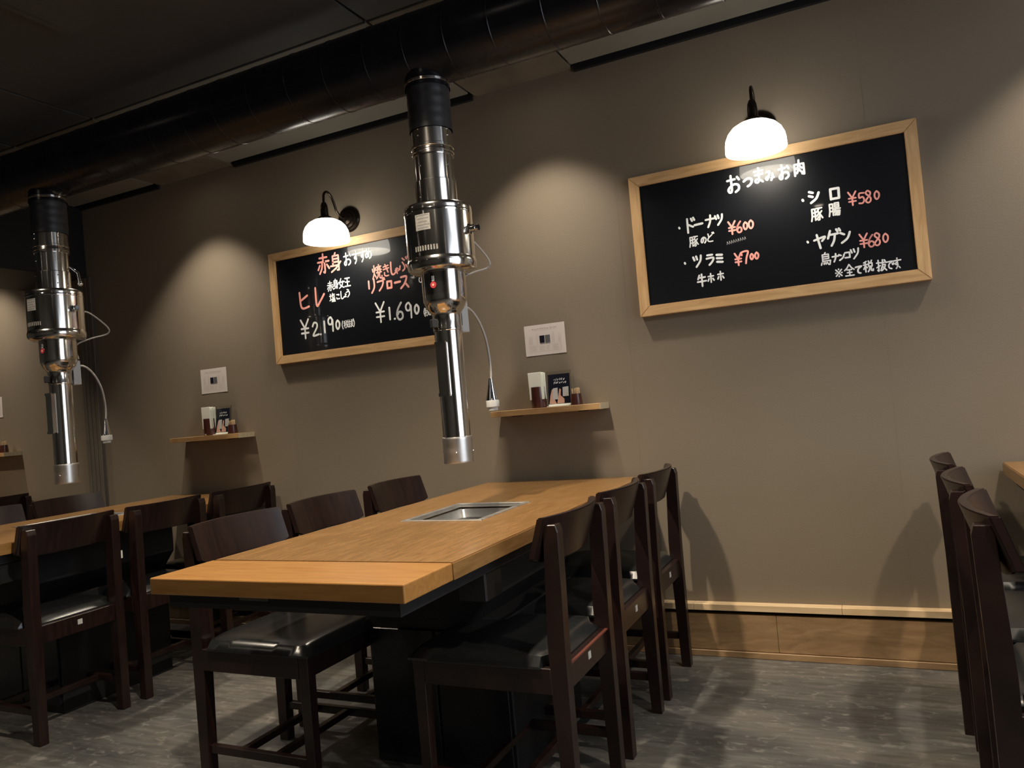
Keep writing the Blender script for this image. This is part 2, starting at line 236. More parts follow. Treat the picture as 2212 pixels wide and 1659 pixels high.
# ------------------------------------------------------------------ handwritten glyphs, strokes on a 0..10 grid (x right, y up)
G = {
'お': [[(1,7.5),(6,7.8)],[(3.5,10),(3.6,6),(3.5,1.5),(2.2,.8),(1.3,2.2),(2.6,3.8),(5.5,5),(8,4.2),(8.2,2),(6,.6)],[(7.6,8.8),(8.8,7.2)]],
'つ': [[(1,6),(5,7.8),(8.4,7),(8.8,4.5),(7,2.4),(4.6,1.4)]],
'ま': [[(2,7.8),(8,8)],[(2.4,5.6),(7.8,5.8)],[(5.2,9.8),(5.2,5),(5.1,2),(3.8,.8),(2.4,1.6),(3.2,2.8),(5.6,2.4),(7.8,1)]],
'み': [[(2,8),(5,8.3),(4,5),(2.6,2),(1.4,2.2),(1.6,3.8),(4,4.4),(8.6,3)],[(7.6,6.4),(7.4,3.6),(6,1)]],
'す': [[(1,7.4),(9,7.8)],[(5.4,9.8),(5.5,5),(4.6,3.8),(3.6,4.6),(4.4,5.8),(5.6,5),(5.6,2.6),(4,.4)]],
'め': [[(2.6,8.6),(3.4,5),(5,2.4)],[(6.4,9.4),(5,5),(3,2),(1.4,2.4),(1.6,4.6),(4.4,6.6),(7.4,6.4),(8.6,4),(7.6,1.8),(5.8,.8)]],
'の': [[(5.2,8),(4.4,4),(2.6,2),(1.4,3.6),(2.4,6.6),(5.4,8.2),(8,6.6),(8.4,4),(6.4,1.4)]],
'ど': [[(2.4,9),(3.2,5.8)],[(7,7.6),(3,5),(1.8,2.8),(3.4,1.2),(7.6,1.2)],[(7.4,9.8),(8.2,8.6)],[(8.8,10),(9.6,8.8)]],
'こ': [[(2.4,8),(7.6,7.8),(6.6,6.8)],[(2,3.4),(3,1.6),(8.4,1.6)]],
'し': [[(3,9.6),(2.8,4),(3.4,1.2),(5.6,.8),(8.6,3)]],
'ょ': [[(5,7),(5,2.2),(3.6,1.2),(3,2.2),(5,2.6),(7.4,1.4)],[(5,5),(7.6,5.2)]],
'う': [[(3.6,9.4),(6.4,8.6)],[(1.8,6),(5,7),(7.4,6),(7,3),(4,.4)]],
'て': [[(1.4,7.8),(8.6,8.4),(5.4,6.4),(4,4),(4.6,1.6),(7.2,.8)]],
'で': [[(1,7.6),(7.4,8),(4.8,6.2),(3.6,4),(4.2,1.8),(6.6,.8)],[(7.4,5.8),(8,4.6)],[(8.8,6.2),(9.4,5)]],
'け': [[(1.8,9),(1.4,4.6),(2.2,1.6),(3,3)],[(4,6.8),(9.2,7)],[(6.8,9.4),(6.8,4),(5.2,.6)]],
'き': [[(2,8),(7.6,8.8)],[(1.8,6),(8,6.8)],[(4,9.8),(7,3.6)],[(3,3.6),(3,1.6),(5,.8),(7.4,1)]],
'ゃ': [[(1.6,4.6),(6,6.2),(7.8,5),(6.4,3.6)],[(4.8,7.4),(5.2,6.2)],[(2.8,6.6),(4.8,.8)]],
'ぶ': [[(4,9.2),(5.8,7.8)],[(3.8,6.6),(5.4,4.4),(5.6,2.2),(3.6,1)],[(1.4,4.4),(.8,2)],[(7,4.6),(8.6,2.4)],[(7.2,9.6),(8,8.4)],[(8.8,10),(9.6,8.8)]],
'ド': [[(3,9.6),(3,.6)],[(3,6),(7.2,4)],[(6,9.4),(6.8,7.8)],[(7.8,9.8),(8.6,8.2)]],
'ー': [[(1,5),(9,5.4)]],
'ナ': [[(1,6.6),(9,6.8)],[(5.4,9.6),(5,5),(2.8,.8)]],
'ツ': [[(1.6,8.4),(2.6,5.8)],[(4.4,8.8),(5.2,6.2)],[(8.8,9),(8,5),(4,.6)]],
'ラ': [[(2.6,9),(7.6,9)],[(1.6,6.2),(8.4,6.4),(7.4,3.4),(4,.6)]],
'ミ': [[(2,8.8),(8,8.2)],[(2,5.6),(8,5)],[(2,2.2),(8,1.4)]],
'ホ': [[(1.6,7),(8.4,7.2)],[(5,9.8),(5,.6)],[(2.4,4.6),(1.2,2.2)],[(7.4,4.6),(8.8,2.4)]],
'シ': [[(1.6,8.6),(4.4,7.6)],[(1.2,5.8),(4,4.8)],[(9,7.2),(6.8,3.4),(2.4,.8)]],
'ロ': [[(2,8.4),(2,1.4)],[(2,8.4),(8.4,8.4),(8.2,1.6),(2,1.6)]],
'ヤ': [[(1,6),(9,7.6),(6.8,5)],[(3.2,9.4),(5.2,.4)]],
'ゲ': [[(2.8,9.4),(1,5)],[(2.4,7),(8,7.2)],[(5.8,7),(5,3.4),(3,.4)],[(7,9.8),(7.8,8.4)],[(8.8,10),(9.6,8.6)]],
'ン': [[(1.4,8),(4.4,6.6)],[(9,7.8),(6.8,3.6),(2,.8)]],
'コ': [[(1.6,8.2),(8,8.2),(8,1.8)],[(1.4,1.8),(8,1.8)]],
'ヒ': [[(2,9.4),(2.4,3),(4,1),(8.8,1.6)],[(8,7.4),(2.6,5.2)]],
'レ': [[(2.6,9.6),(2.8,1),(5.4,2.6),(8.8,6)]],
'リ': [[(2.2,8.6),(2.2,3.6)],[(7.4,9.4),(7.4,4),(4.6,.4)]],
'ブ': [[(1.4,7.6),(7.6,7.8),(6.6,4),(3,.6)],[(7.6,9.8),(8.2,8.6)],[(9,10),(9.6,8.8)]],
'ス': [[(2,8.6),(7.6,8.6),(5.4,4),(1.2,.8)],[(5.8,4.4),(9,1)]],
'・': [[(4.6,5.6),(5.2,4.4)]],
'.': [[(4,3),(6,3)]],
'。': [[(3,5),(4,3.4)]],
'※': [[(2,8),(8,2)],[(2,2),(8,8)],[(5,8.6),(5,8.0)],[(5,2),(5,1.4)],[(1.6,5),(2.2,5)],[(7.8,5),(8.4,5)]],
'(': [[(6.4,9.6),(4.6,5),(6.2,.4)]],
')': [[(3.6,9.6),(5.4,5),(3.8,.4)]],
'¥': [[(1.8,9.6),(5,5.4)],[(8.4,9.6),(5,5.4),(5,.4)],[(2,5.2),(8,5.2)],[(2,3),(8,3)]],
'0': [[(5,9),(2.6,7),(2.2,3.6),(4.4,1),(7.2,3),(7.6,6.6),(5,9)]],
'1': [[(5,9.4),(5,.6)]],
'2': [[(2,7),(3.8,9.2),(6.8,8.6),(6.8,6),(2,1),(8.4,1.4)]],
'5': [[(7.6,9),(3,9),(2.8,5.6),(6,6),(7.4,3.6),(5.6,1.2),(2.2,1.4)]],
'6': [[(6.6,9.6),(3.4,6.4),(2.2,3),(4,.6),(7,1.4),(7,4),(4.6,4.8),(2.6,3.2)]],
'7': [[(1.6,6.6),(1.8,8.8),(7.8,9),(6,4.6),(5,.4)]],
'8': [[(7,8),(4.6,9.4),(2.8,7.6),(6.6,4.2),(6.6,1.6),(4.2,.6),(2.4,2.4),(6.4,6),(7,8)]],
'9': [[(7.4,7),(5.4,9.4),(2.6,7.8),(3.2,5.2),(6,5),(7.4,7.6),(7.2,.4)]],
'肉': [[(2,7.4),(2,.6)],[(2,7.4),(8.4,7.4),(8.4,1),(7,1.4)],[(5.2,9.8),(5,7),(3.4,4.6)],[(5.2,6.6),(7,4.8)],[(5,4.6),(3.4,2)],[(5.2,4),(7,2.2)]],
'豚': [[(1.4,8.8),(1.4,4),(.6,.6)],[(1.4,8.8),(3.8,8.8),(3.8,1)],[(1.4,6.2),(3.8,6.2)],[(1.4,3.8),(3.8,3.8)],[(4.8,9),(9.2,9)],[(7.4,9),(5,6.4)],[(6,7.4),(7.4,4.4),(7,1),(6,.8)],[(7,5.8),(4.8,3.6)],[(7.2,3.8),(4.8,1.4)],[(9,6.8),(7.6,5.4)],[(7.4,5),(9.4,2)]],
'腸': [[(1.4,8.8),(1.4,4),(.6,.6)],[(1.4,8.8),(3.8,8.8),(3.8,1)],[(1.4,6.2),(3.8,6.2)],[(1.4,3.8),(3.8,3.8)],[(5.4,9.2),(8.4,9.2),(8.4,6.4),(5.4,6.4),(5.4,9.2)],[(5.4,7.8),(8.4,7.8)],[(4.6,5.2),(9.4,5.2)],[(5.8,5),(4.6,2.8)],[(5.4,3.8),(9,3.8),(8.4,.8),(7.6,.8)],[(6.8,3.8),(5.2,1)],[(8,3.6),(6.6,.8)]],
'牛': [[(3,9),(1.6,6)],[(2.6,7),(8.2,7.2)],[(1,4),(9,4.2)],[(5.2,9.6),(5.2,.4)]],
'鳥': [[(5,9.8),(4.2,8.6)],[(2.4,8.4),(2.4,3.4)],[(2.4,8.4),(7.6,8.4),(7.6,5.2)],[(2.4,6.8),(7.4,6.8)],[(2.4,5.2),(7.4,5.2)],[(2.4,3.6),(9,3.6),(8.2,.6),(7.2,.8)],[(1.6,2.4),(1,.8)],[(3.4,2.4),(3.4,1.2)],[(4.8,2.4),(5,1.2)],[(6.2,2.4),(6.6,1.4)]],
'全': [[(5,9.8),(3,7),(.8,5.4)],[(5,9.8),(7,7),(9.2,5.4)],[(3,5.6),(7,5.6)],[(3,3.4),(7,3.4)],[(5,5.6),(5,1)],[(1.4,1),(8.8,1)]],
'税': [[(3.6,9.4),(1.2,8.4)],[(.8,6.6),(4.4,6.8)],[(2.6,8.8),(2.6,.6)],[(2.6,6),(.8,3)],[(2.8,5.6),(4.2,4)],[(5.6,9.6),(6.2,8.2)],[(8.6,9.8),(7.8,8.4)],[(5.6,7.6),(8.8,7.6),(8.8,5),(5.6,5),(5.6,7.6)],[(6.6,5),(6.2,2.4),(4.8,.6)],[(7.8,5),(7.8,1.4),(9.4,1),(9.6,2.4)]],
'抜': [[(.8,7.4),(4,7.4)],[(2.4,9.6),(2.4,1),(1.4,1.4)],[(.8,3.6),(4,5)],[(4.6,7.2),(9.4,7.4)],[(6.4,9.6),(6,5),(4.2,.8)],[(6,5.2),(8.6,5.4),(7.4,2.6),(5.2,.6)],[(6.2,4),(9.4,.6)],[(8,9.4),(8.8,8.4)]],
'赤': [[(2.4,8),(7.8,8)],[(5,9.8),(5,6)],[(1,6),(9.2,6)],[(4.2,6),(3.8,3),(2,.4)],[(6,6),(6,1),(5,1)],[(2.4,4.4),(1,2.4)],[(7.6,4.4),(9.2,2.4)]],
'身': [[(5,9.8),(4.2,8.6)],[(2.8,8.4),(2.8,3.2)],[(2.8,8.4),(7.2,8.4),(7.2,1),(6,1)],[(2.8,6.8),(7.2,6.8)],[(2.8,5.2),(7.2,5.2)],[(1,3.4),(7.4,3.4)],[(8.8,5),(5,2),(1.4,.4)]],
'女': [[(4.6,9.6),(2.6,4.4),(8,.8)],[(7,7),(5.6,3),(1.6,.6)],[(1,6.2),(9.2,6.4)]],
'王': [[(1.8,8.8),(8.2,8.8)],[(2.2,5.2),(7.8,5.2)],[(1,1.2),(9,1.2)],[(5,8.8),(5,1.2)]],
'塩': [[(.6,6.8),(4,6.8)],[(2.2,9),(2.2,2.4)],[(.6,2),(4,3)],[(5.8,9.6),(4.6,7.4)],[(5.4,8.4),(9,8.4)],[(5.4,7),(8.4,7),(8.4,4.8),(5.4,4.8),(5.4,7)],[(4.8,3.6),(9,3.6),(9,1)],[(4.8,3.6),(4.8,1)],[(6.2,3.6),(6.2,1)],[(7.6,3.6),(7.6,1)],[(4,.8),(9.6,.8)]],
'焼': [[(.8,7.4),(1.2,5.6)],[(4,8),(3.2,6.2)],[(2.4,9.6),(2.4,5),(.6,.8)],[(2.4,4),(3.8,1.8)],[(5,8.4),(9.2,8.6)],[(7,9.8),(7,6.4)],[(4.6,6.4),(9.4,6.4)],[(5.8,7.6),(5.8,5.2)],[(8.2,7.6),(8.2,5.2)],[(4.6,4.6),(9.4,4.8)],[(6.2,4.6),(5.8,2.2),(4.2,.6)],[(7.6,4.6),(7.6,1.2),(9.4,.8),(9.6,2.2)]],
}
STRAIGHT = set('ロコミー王全牛税塩腸豚鳥肉身※¥')
RK = 0
def ribbon(bm, pts, w, y):
    """flat marker stroke in the XZ plane facing -Y"""
    global RK
    for a, b in zip(pts, pts[1:]):
        d = Vector((b[0] - a[0], 0, b[1] - a[1]))
        if d.length < 1e-6: continue
        d.normalize(); p = Vector((-d.z, 0, d.x)) * w / 2
        RK += 1; yy = y - (RK % 14) * 2.5e-5
        A, B = Vector((a[0], yy, a[1])), Vector((b[0], yy, b[1]))
        bm.faces.new([bm.verts.new(v) for v in (A + p, A - p, B - p, B + p)])
    for q in pts:
        RK += 1; yy = y - (RK % 14) * 2.5e-5
        bm.faces.new([bm.verts.new((q[0] + w / 2 * math.cos(k * PI / 4), yy, q[1] + w / 2 * math.sin(k * PI / 4))) for k in range(8)])
def write(bm, items, y=-0.0245):
    rnd = random.Random(3)
    for ch, u, v, s, w in items:
        wid = s * (0.82 if ch not in '0123456789¥.()' else 0.72)
        for st in G[ch]:
            pts = [((p[0] - 5) / 10 * wid + u, (p[1] - 5) / 10 * s + v) for p in st]
            if len(pts) > 2 and ch not in STRAIGHT: pts = [(q.x, q.y) for q in spline([(a, b, 0) for a, b in pts], 4)]
            ribbon(bm, pts, w * 0.00098, y)

def lines_of(items):
    """split the written items into the separate words and prices"""
    out = [[items[0]]]
    for p, q in zip(items, items[1:]):
        if q[1] < p[1] or q[1] - p[1] > .080 or abs(q[2] - p[2]) > .040: out.append([])
        out[-1].append(q)
    return out
W1 = [('お',0.403,0.455,0.068,9),('つ',0.455,0.454,0.045,9),('ま',0.495,0.469,0.06,8),('み',0.535,0.462,0.045,8),('お',0.585,0.463,0.055,8),('肉',0.637,0.468,0.06,8),('・',0.185,0.327,0.03,8),('ド',0.227,0.329,0.06,8),('ー',0.259,0.328,0.045,9),('ナ',0.304,0.332,0.05,8),('ツ',0.336,0.333,0.045,8),('豚',0.235,0.266,0.045,5),('の',0.273,0.265,0.032,6),('ど',0.299,0.27,0.038,5),('・',0.194,0.187,0.03,8),('ツ',0.241,0.188,0.05,8),('ラ',0.29,0.186,0.045,8),('ミ',0.326,0.185,0.04,9),('牛',0.252,0.112,0.05,7),('ホ',0.287,0.115,0.036,6),('ホ',0.324,0.118,0.036,6),('・',0.64,0.348,0.03,9),('シ',0.678,0.355,0.052,9),('ロ',0.747,0.352,0.052,9),('豚',0.682,0.289,0.052,6),('腸',0.742,0.296,0.052,6),('・',0.643,0.194,0.03,8),('ヤ',0.683,0.19,0.055,8),('ゲ',0.731,0.195,0.06,8),('ン',0.768,0.193,0.05,8),('鳥',0.697,0.123,0.048,5),('ナ',0.73,0.122,0.032,6),('ン',0.75,0.123,0.028,6),('コ',0.77,0.126,0.028,6),('ツ',0.793,0.128,0.042,6),('※',0.736,0.067,0.038,5),('全',0.771,0.07,0.045,5),('て',0.801,0.069,0.032,6),('税',0.832,0.075,0.042,5),('抜',0.874,0.072,0.042,5),('で',0.901,0.071,0.036,5),('す',0.923,0.072,0.038,5),('。',0.934,0.06,0.03,4)]
P1 = [('¥',0.382,0.293,0.052,7),('6',0.409,0.291,0.045,7),('0',0.432,0.292,0.034,7),('0',0.452,0.294,0.038,7),('¥',0.394,0.171,0.05,7),('7',0.421,0.175,0.052,7),('0',0.444,0.173,0.026,7),('0',0.462,0.174,0.03,7),('¥',0.803,0.323,0.052,6),('5',0.833,0.318,0.045,6),('8',0.855,0.32,0.048,6),('0',0.882,0.32,0.036,6),('¥',0.826,0.168,0.052,6),('6',0.85,0.163,0.046,6),('8',0.87,0.166,0.05,6),('0',0.896,0.166,0.038,6)]
W2 = [('お',0.483,0.459,0.062,7),('す',0.532,0.461,0.062,7),('す',0.572,0.463,0.062,7),('め',0.607,0.467,0.055,7),('赤',0.368,0.346,0.05,5),('身',0.402,0.351,0.05,5),('女',0.437,0.35,0.05,6),('王',0.472,0.351,0.05,6),('塩',0.376,0.289,0.045,5),('こ',0.41,0.29,0.032,6),('し',0.436,0.293,0.04,6),('ょ',0.454,0.292,0.028,5),('う',0.471,0.298,0.04,6),('¥',0.194,0.158,0.1,10),('2',0.259,0.15,0.075,10),('.',0.289,0.125,0.02,10),('1',0.315,0.154,0.062,10),('9',0.353,0.163,0.075,10),('0',0.396,0.155,0.052,10),('(',0.422,0.15,0.04,5),('税',0.445,0.151,0.038,4),('抜',0.473,0.152,0.038,4),(')',0.493,0.153,0.04,5),('つ',0.847,0.336,0.035,6),('け',0.87,0.343,0.045,5),('て',0.876,0.308,0.045,5),('¥',0.646,0.182,0.1,9),('1',0.698,0.17,0.062,10),('.',0.724,0.146,0.02,10),('6',0.755,0.173,0.085,10),('9',0.803,0.172,0.078,9),('0',0.847,0.171,0.052,10),('(',0.885,0.151,0.04,5),('税',0.901,0.151,0.038,4),('抜',0.925,0.152,0.038,4),(')',0.942,0.152,0.04,5)]
P2 = [('赤',0.338,0.46,0.1,10),('身',0.413,0.456,0.095,9),('ヒ',0.201,0.298,0.095,11),('レ',0.297,0.304,0.1,11),('焼',0.646,0.372,0.07,7),('き',0.698,0.372,0.06,7),('し',0.737,0.376,0.065,9),('ゃ',0.759,0.366,0.04,7),('ぶ',0.797,0.385,0.07,8),('リ',0.611,0.311,0.07,9),('ブ',0.662,0.31,0.06,9),('ロ',0.709,0.304,0.045,10),('ー',0.755,0.308,0.045,11),('ス',0.792,0.305,0.065,10)]
# ------------------------------------------------------------------ room shell
XL, XR, YB, ZC = -6.4, 2.62, -6.2, 2.40
struct(b1('floor', (XL - .1, YB - .1, -0.1), (XR + .1, 0.1, 0.0), m_floor))
wb = struct(b1('wall_back', (XL - .1, 0.0, 0.0), (XR + .1, 0.1, 2.5), m_wall))
struct(b1('wall_left', (XL - .1, YB, 0.0), (XL, 0.0, 2.5), m_wall_light))
struct(b1('wall_front', (XL - .1, YB - .1, 0.0), (XR + .1, YB, 2.5), m_wall_light))
# right wall with an added frosted window that gives the steel its bands
wy0, wy1, wz0, wz1 = -3.2, -0.80, 0.35, 2.33
bm = bm_()
box(bm, (XR, YB, 0), (XR + .1, wy0, 2.5)); box(bm, (XR, wy1, 0), (XR + .1, 0, 2.5)); box(bm, (XR, wy0, 0), (XR + .1, wy1, wz0)); box(bm, (XR, wy0, wz1), (XR + .1, wy1, 2.5))
struct(obj('wall_right', bm, m_wall_light))
bm = bm_(); box(bm, (XR + .02, wy0, wz0), (XR + .07, wy1, wz0 + .04)); box(bm, (XR + .02, wy0, wz1 - .04), (XR + .07, wy1, wz1))
for y in (wy0, (wy0 + wy1) / 2 - .02, wy1 - .04): box(bm, (XR + .02, y, wz0 + .04), (XR + .07, y + .04, wz1 - .04))
wn = struct(obj('added_window_1', bm, m_fix))
for y in (wy0 + .04, (wy0 + wy1) / 2 + .02): b1('pane', (XR + .035, y, wz0 + .04), (XR + .05, y + (wy1 - wy0) / 2 - .06, wz1 - .04), m_added_glow, wn)
# wallpaper seams: hairline raised joints of the paper
for x in (-2.95, -2.03, -1.12, -0.27, 0.66): 
    b1('paper_seam', (x, -0.0003, 0.21), (x + .0006, 0.0, 2.38), m_seam, wb)
# ceiling: dark backing and separate boards with open joints
cl = struct(b1('ceiling', (XL - .1, YB - .1, ZC + .02), (XR + .1, 0.1, ZC + .12), m_black))
xs = [XL, -4.2, -2.84, -2.30, -0.874, -0.405, 1.42, XR]
ys = [(-0.045, -0.80), (-0.80, -1.62), (-1.62, -2.44), (-2.44, -3.3), (-3.3, -4.2), (-4.2, -5.2), (-5.2, YB)]
g = 0.006
for i in range(len(xs) - 1):
    for j, (ya, yb) in enumerate(ys):
        hatch = (i in (2, 4) and j == 0)
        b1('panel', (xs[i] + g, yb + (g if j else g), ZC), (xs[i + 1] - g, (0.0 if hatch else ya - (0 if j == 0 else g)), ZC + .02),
           m_hatch if hatch else (m_ceil_lit if j == 0 else m_ceil), cl, bev=0.0015)
struct(b1('trim_1', (XL, -0.018, 2.385), (-2.85, 0.0, ZC + .02), m_black)); struct(b1('trim_5', (-2.29, -0.018, 2.385), (-0.88, 0.0, ZC + .02), m_black)); struct(b1('trim_2', (-0.40, -0.018, 2.385), (XR, 0.0, ZC + .02), m_black))
# dark header beam on the left with the grooved cover strip below it
struct(b1('trim_3', (-4.05, YB, 1.985), (-3.50, 0.0, ZC), m_black, bev=0.004))
tr = struct(b1('trim_4', (-3.585, -0.016, 0.0), (-3.453, 0.0, 1.985), m_pilgap))
for k in range(4): b1('strip', (-3.583 + k * .033, -0.020, 0.0), (-3.583 + k * .033 + .0295, -0.010, 1.985), m_pil, tr, bev=0.002)
# low wooden skirting: long panels, a black shadow gap and a pale cap
bb = struct(b1('baseboard_back', (XL, -0.012, 0.0), (XR, 0.0, 0.182), m_black))
jx = [XL, -4.6, -2.9, -1.75, -0.62, 0.20, 1.42, XR]
for a, b in zip(jx, jx[1:]): b1('plank', (a + .0006, -0.028, 0.026), (b - .0006, -0.010, 0.163), m_panelw, bb, bev=0.0008)
jx = [XL, -4.0, -2.3, -1.2, -0.1, 0.43, 1.6, XR]
for a, b in zip(jx, jx[1:]): b1('cap_strip', (a + .0005, -0.042, 0.179), (b - .0005, 0.0, 0.203), m_cap, bb, bev=0.001)
b1('toe_strip', (XL, -0.034, 0.0), (XR, -0.010, 0.024), m_panelw, bb, bev=0.002)

# ------------------------------------------------------------------ main duct
duct = thing('ventilation_duct', 'long black round duct running under the ceiling along the wall', 'duct', (0, -0.86, 2.205))
RD = 0.118
bm = bm_(); rings = []
lathe(bm, [(RD, XL + .02), (RD, XR - .02)], 48, True, True, Matrix.Rotation(PI / 2, 4, 'Y'))
obj('duct_body', bm, m_bsatin, duct, True)
bm = bm_(); lathe(bm, [(RD - .001, -.005), (RD + .0014, -.002), (RD + .0014, .002), (RD - .001, .005)], 48, False, False, Matrix.Rotation(PI / 2, 4, 'Y'))
seam = obj('seam_ring', bm, m_bsatin, duct, True); x = XL + .3; seam.location = (x, 0, 0)
while x < 2.3:
    x += 0.165 + random.uniform(-.02, .02)
    c = seam.copy(); COL.objects.link(c); c.location = (x, 0, 0)

# ------------------------------------------------------------------ exhaust hoods
def make_hood(loc, label):
    t = thing('exhaust_hood', label, 'exhaust hood', loc, 0, 'steel exhaust hoods over the tables')
    # collar joining the duct
    bm = bm_(); lathe(bm, [(.074, 1.205), (.072, 1.235), (.070, 1.262), (.0705, 1.263)], 40)
    obj('duct_collar', bm, m_bsatin, t, True)
    bm = bm_(); pr = [(.070, 1.068)]
    for k in range(9):
        z = 1.072 + k * .0165; pr += [(.0700, z), (.0708 if k % 2 else .0697, z + .008)]
    pr += [(.0705, 1.225)]
    lathe(bm, pr, 40); obj('flexible_sleeve', bm, m_bfab, t, True)
    bm = bm_(); lathe(bm, [(.0715, 1.216), (.0735, 1.218), (.0735, 1.226), (.0715, 1.228)], 40); obj('clamp_ring', bm, m_steel, t, True)
    bm = bm_(); lathe(bm, [(.064, .985), (.0675, .985), (.0675, 1.010), (.0665, 1.012), (.0665, 1.015), (.0665, 1.079), (.0665, 1.082), (.064, 1.084), (.060, 1.084)], 48)
    obj('upper_collar', bm, m_steel, t, True)
    bm = bm_(); lathe(bm, [(.0665, .992), (.0690, .994), (.0690, 1.000), (.0668, 1.003), (.0668, 1.008), (.0690, 1.010), (.0690, 1.018), (.0665, 1.020)], 48)
    obj('ring', bm, m_steel, t, True)
    bm = bm_(); lathe(bm, [(.0635, .84), (.0635, .90), (.0635, .992)], 48); obj('upper_pipe', bm, m_steel, t, True)
    bm = bm_(); lathe(bm, [(.0635, .905), (.0675, .902), (.0675, .818)], 48); obj('sleeve_collar', bm, m_steel, t, True)
    bm = bm_(); lathe(bm, [(.066, .822), (.104, .822), (.1075, .819), (.1090, .812), (.1090, .809), (.1090, .653), (.1090, .650), (.1105, .648), (.1120, .640), (.1120, .630), (.108, .618), (.095, .611), (.070, .610)], 56)
    dr = obj('drum', bm, m_steel, t, True)
    bm = bm_(); lathe(bm, [(.1092, .792), (.1100, .794), (.1100, .800), (.1092, .802)], 56); obj('rim_band', bm, m_chrome, dr, True)
    bm = bm_(); lathe(bm, [(.0700, .615), (.0715, .608), (.0715, .605), (.0715, .540), (.0715, .536), (.0705, .520), (.064, .500), (.054, .487), (.0475, .478), (.0465, .470)], 56)
    nk = obj('neck', bm, m_steel, t, True)
    bm = bm_(); lathe(bm, [(.0465, .472), (.0465, .432), (.0472, .430), (.0472, .424), (.0455, .422)], 48); obj('lower_collar', bm, m_steel, t, True)
    bm = bm_(); lathe(bm, [(.0445, .07), (.0445, .425)], 48); obj('telescopic_tube', bm, m_steel, t, True)
    bm = bm_(); lathe(bm, [(.0440, .0), (.0475, .0), (.0482, .003), (.0482, .006), (.0482, .075), (.0482, .078), (.0470, .082), (.0445, .083)], 48)
    lathe(bm, [(.0440, .0), (.0440, .08)], 48)
    nz_ = obj('nozzle', bm, m_steel2, t, True)
    def radial(bm, ang, r, z, lo, hi, bev=0.0):
        box(bm, lo, hi, bev, Matrix.Translation((0, 0, z)) @ Matrix.Rotation(ang, 4, 'Z') @ Matrix.Translation((r, 0, 0)))
    def curved(ang, r, z0, z1, half, m, name, par):
        bm = bm_(); n = 8; A = []; B = []
        for i in range(n + 1):
            a = ang + (i / n * 2 - 1) * half / r
            A.append(bm.verts.new((r * math.cos(a), r * math.sin(a), z0))); B.append(bm.verts.new((r * math.cos(a), r * math.sin(a), z1)))
        for i in range(n): bm.faces.new((A[i], A[i + 1], B[i + 1], B[i]))
        return obj(name, bm, m, par, True)
    a0 = math.radians(-88)
    curved(a0, .1094, .732, .782, .026, m_sticker, 'rating_label', dr)
    for i in range(9): curved(a0 - .3 + i * .085, .1095, .668, .684, .0026, m_sticker, 'etched_letter', dr)
    for i, z in enumerate((.776, .766, .756, .746, .737)): curved(a0 + (.02 if i % 2 else 0), .1096, z, z + .0035, .022 - .003 * (i % 3), m_ink, 'print_line', dr)
    # red round badge on the neck
    bm = bm_(); lathe(bm, [(.0001, .0), (.0105, .0), (.0105, -.0012)], 24, mtx=Matrix.Rotation(a0, 4, 'Z') @ Matrix.Translation((.0727, 0, .565)) @ Matrix.Rotation(PI / 2, 4, 'Y') @ Matrix.Diagonal((1, 1, 1, 1)))
    bd = obj('badge', bm, m_red, nk, False)
    bm = bm_(); lathe(bm, [(.0001, .0), (.0038, .0), (.0038, -.001)], 20, mtx=Matrix.Rotation(a0, 4, 'Z') @ Matrix.Translation((.0735, 0, .565)) @ Matrix.Rotation(PI / 2, 4, 'Y'))
    obj('badge_mark', bm, m_skin, nk, False)
    bm = bm_(); radial(bm, a0, .0715, .585, (-.0005, -.004, -.008), (.0015, .004, .008)); obj('small_mark', bm, m_paper, nk)
    # side bolt of the drum
    bm = bm_(); tube(bm, [(.100, 0, .735), (.120, 0, .735)], .006, 12); tube(bm, [(.117, 0, .735), (.118, 0, .735), (.133, 0, .735), (.134, 0, .735)], [.010, .013, .013, .010], 18); tube(bm, [(.134, 0, .735), (.142, 0, .735)], .010, 18); box(bm, (.108, -.009, .720), (.112, .009, .750))
    obj('bolt', bm, m_chrome, t, True)
    # rivets
    for zz, rr in ((1.065, .067), (1.045, .067), (.95, .0637), (.885, .0677), (.85, .0677), (.035, .0483)):
        for kk in range(4):
            a = kk * PI / 2 + .35 + zz
            bm = bm_(); bmesh.ops.create_icosphere(bm, subdivisions=1, radius=.0032, matrix=Matrix.Translation((rr * math.cos(a), rr * math.sin(a), zz)) @ Matrix.Diagonal((1, 1, 1, 1)))
            obj('rivet', bm, m_chrome, t, True)
    # sensor box and knob
    a1 = math.radians(-88)
    bm = bm_(); radial(bm, a1, .0445, .300, (-.002, -.017, -.082), (.016, .017, .082), .0)
    sb = obj('handle_box', bm, m_steel, t)
    bm = bm_()
    radial(bm, a1, .0445, .300, (.014, -.019, .076), (.018, .019, .086)); radial(bm, a1, .0445, .300, (.014, -.019, -.086), (.018, .019, -.076)); radial(bm, a1, .0445, .300, (.0155, .011, -.076), (.0172, .019, .076))
    obj('box_rim', bm, m_chrome, sb)
    bm = bm_(); radial(bm, math.radians(-118), .046, .447, (-.002, -.010, -.014), (.014, .010, .014), .002); obj('damper_knob', bm, m_black, t)
    # task lamp on a gooseneck
    a2 = math.radians(68); ca, sa = math.cos(a2), math.sin(a2)
    bm = bm_(); radial(bm, a2, .046, .470, (.0, -.019, -.052), (.030, .019, .052), .002); lb = obj('lamp_bracket', bm, m_hosepl, t)
    bm = bm_(); radial(bm, a2, .046, .470, (-.004, -.021, -.030), (.0, .021, .046)); obj('bracket_clip', bm, m_black, lb)
    pts = [(.07, .497), (.088, .500), (.112, .485), (.138, .448), (.158, .395), (.167, .330), (.168, .280), (.165, .258)]
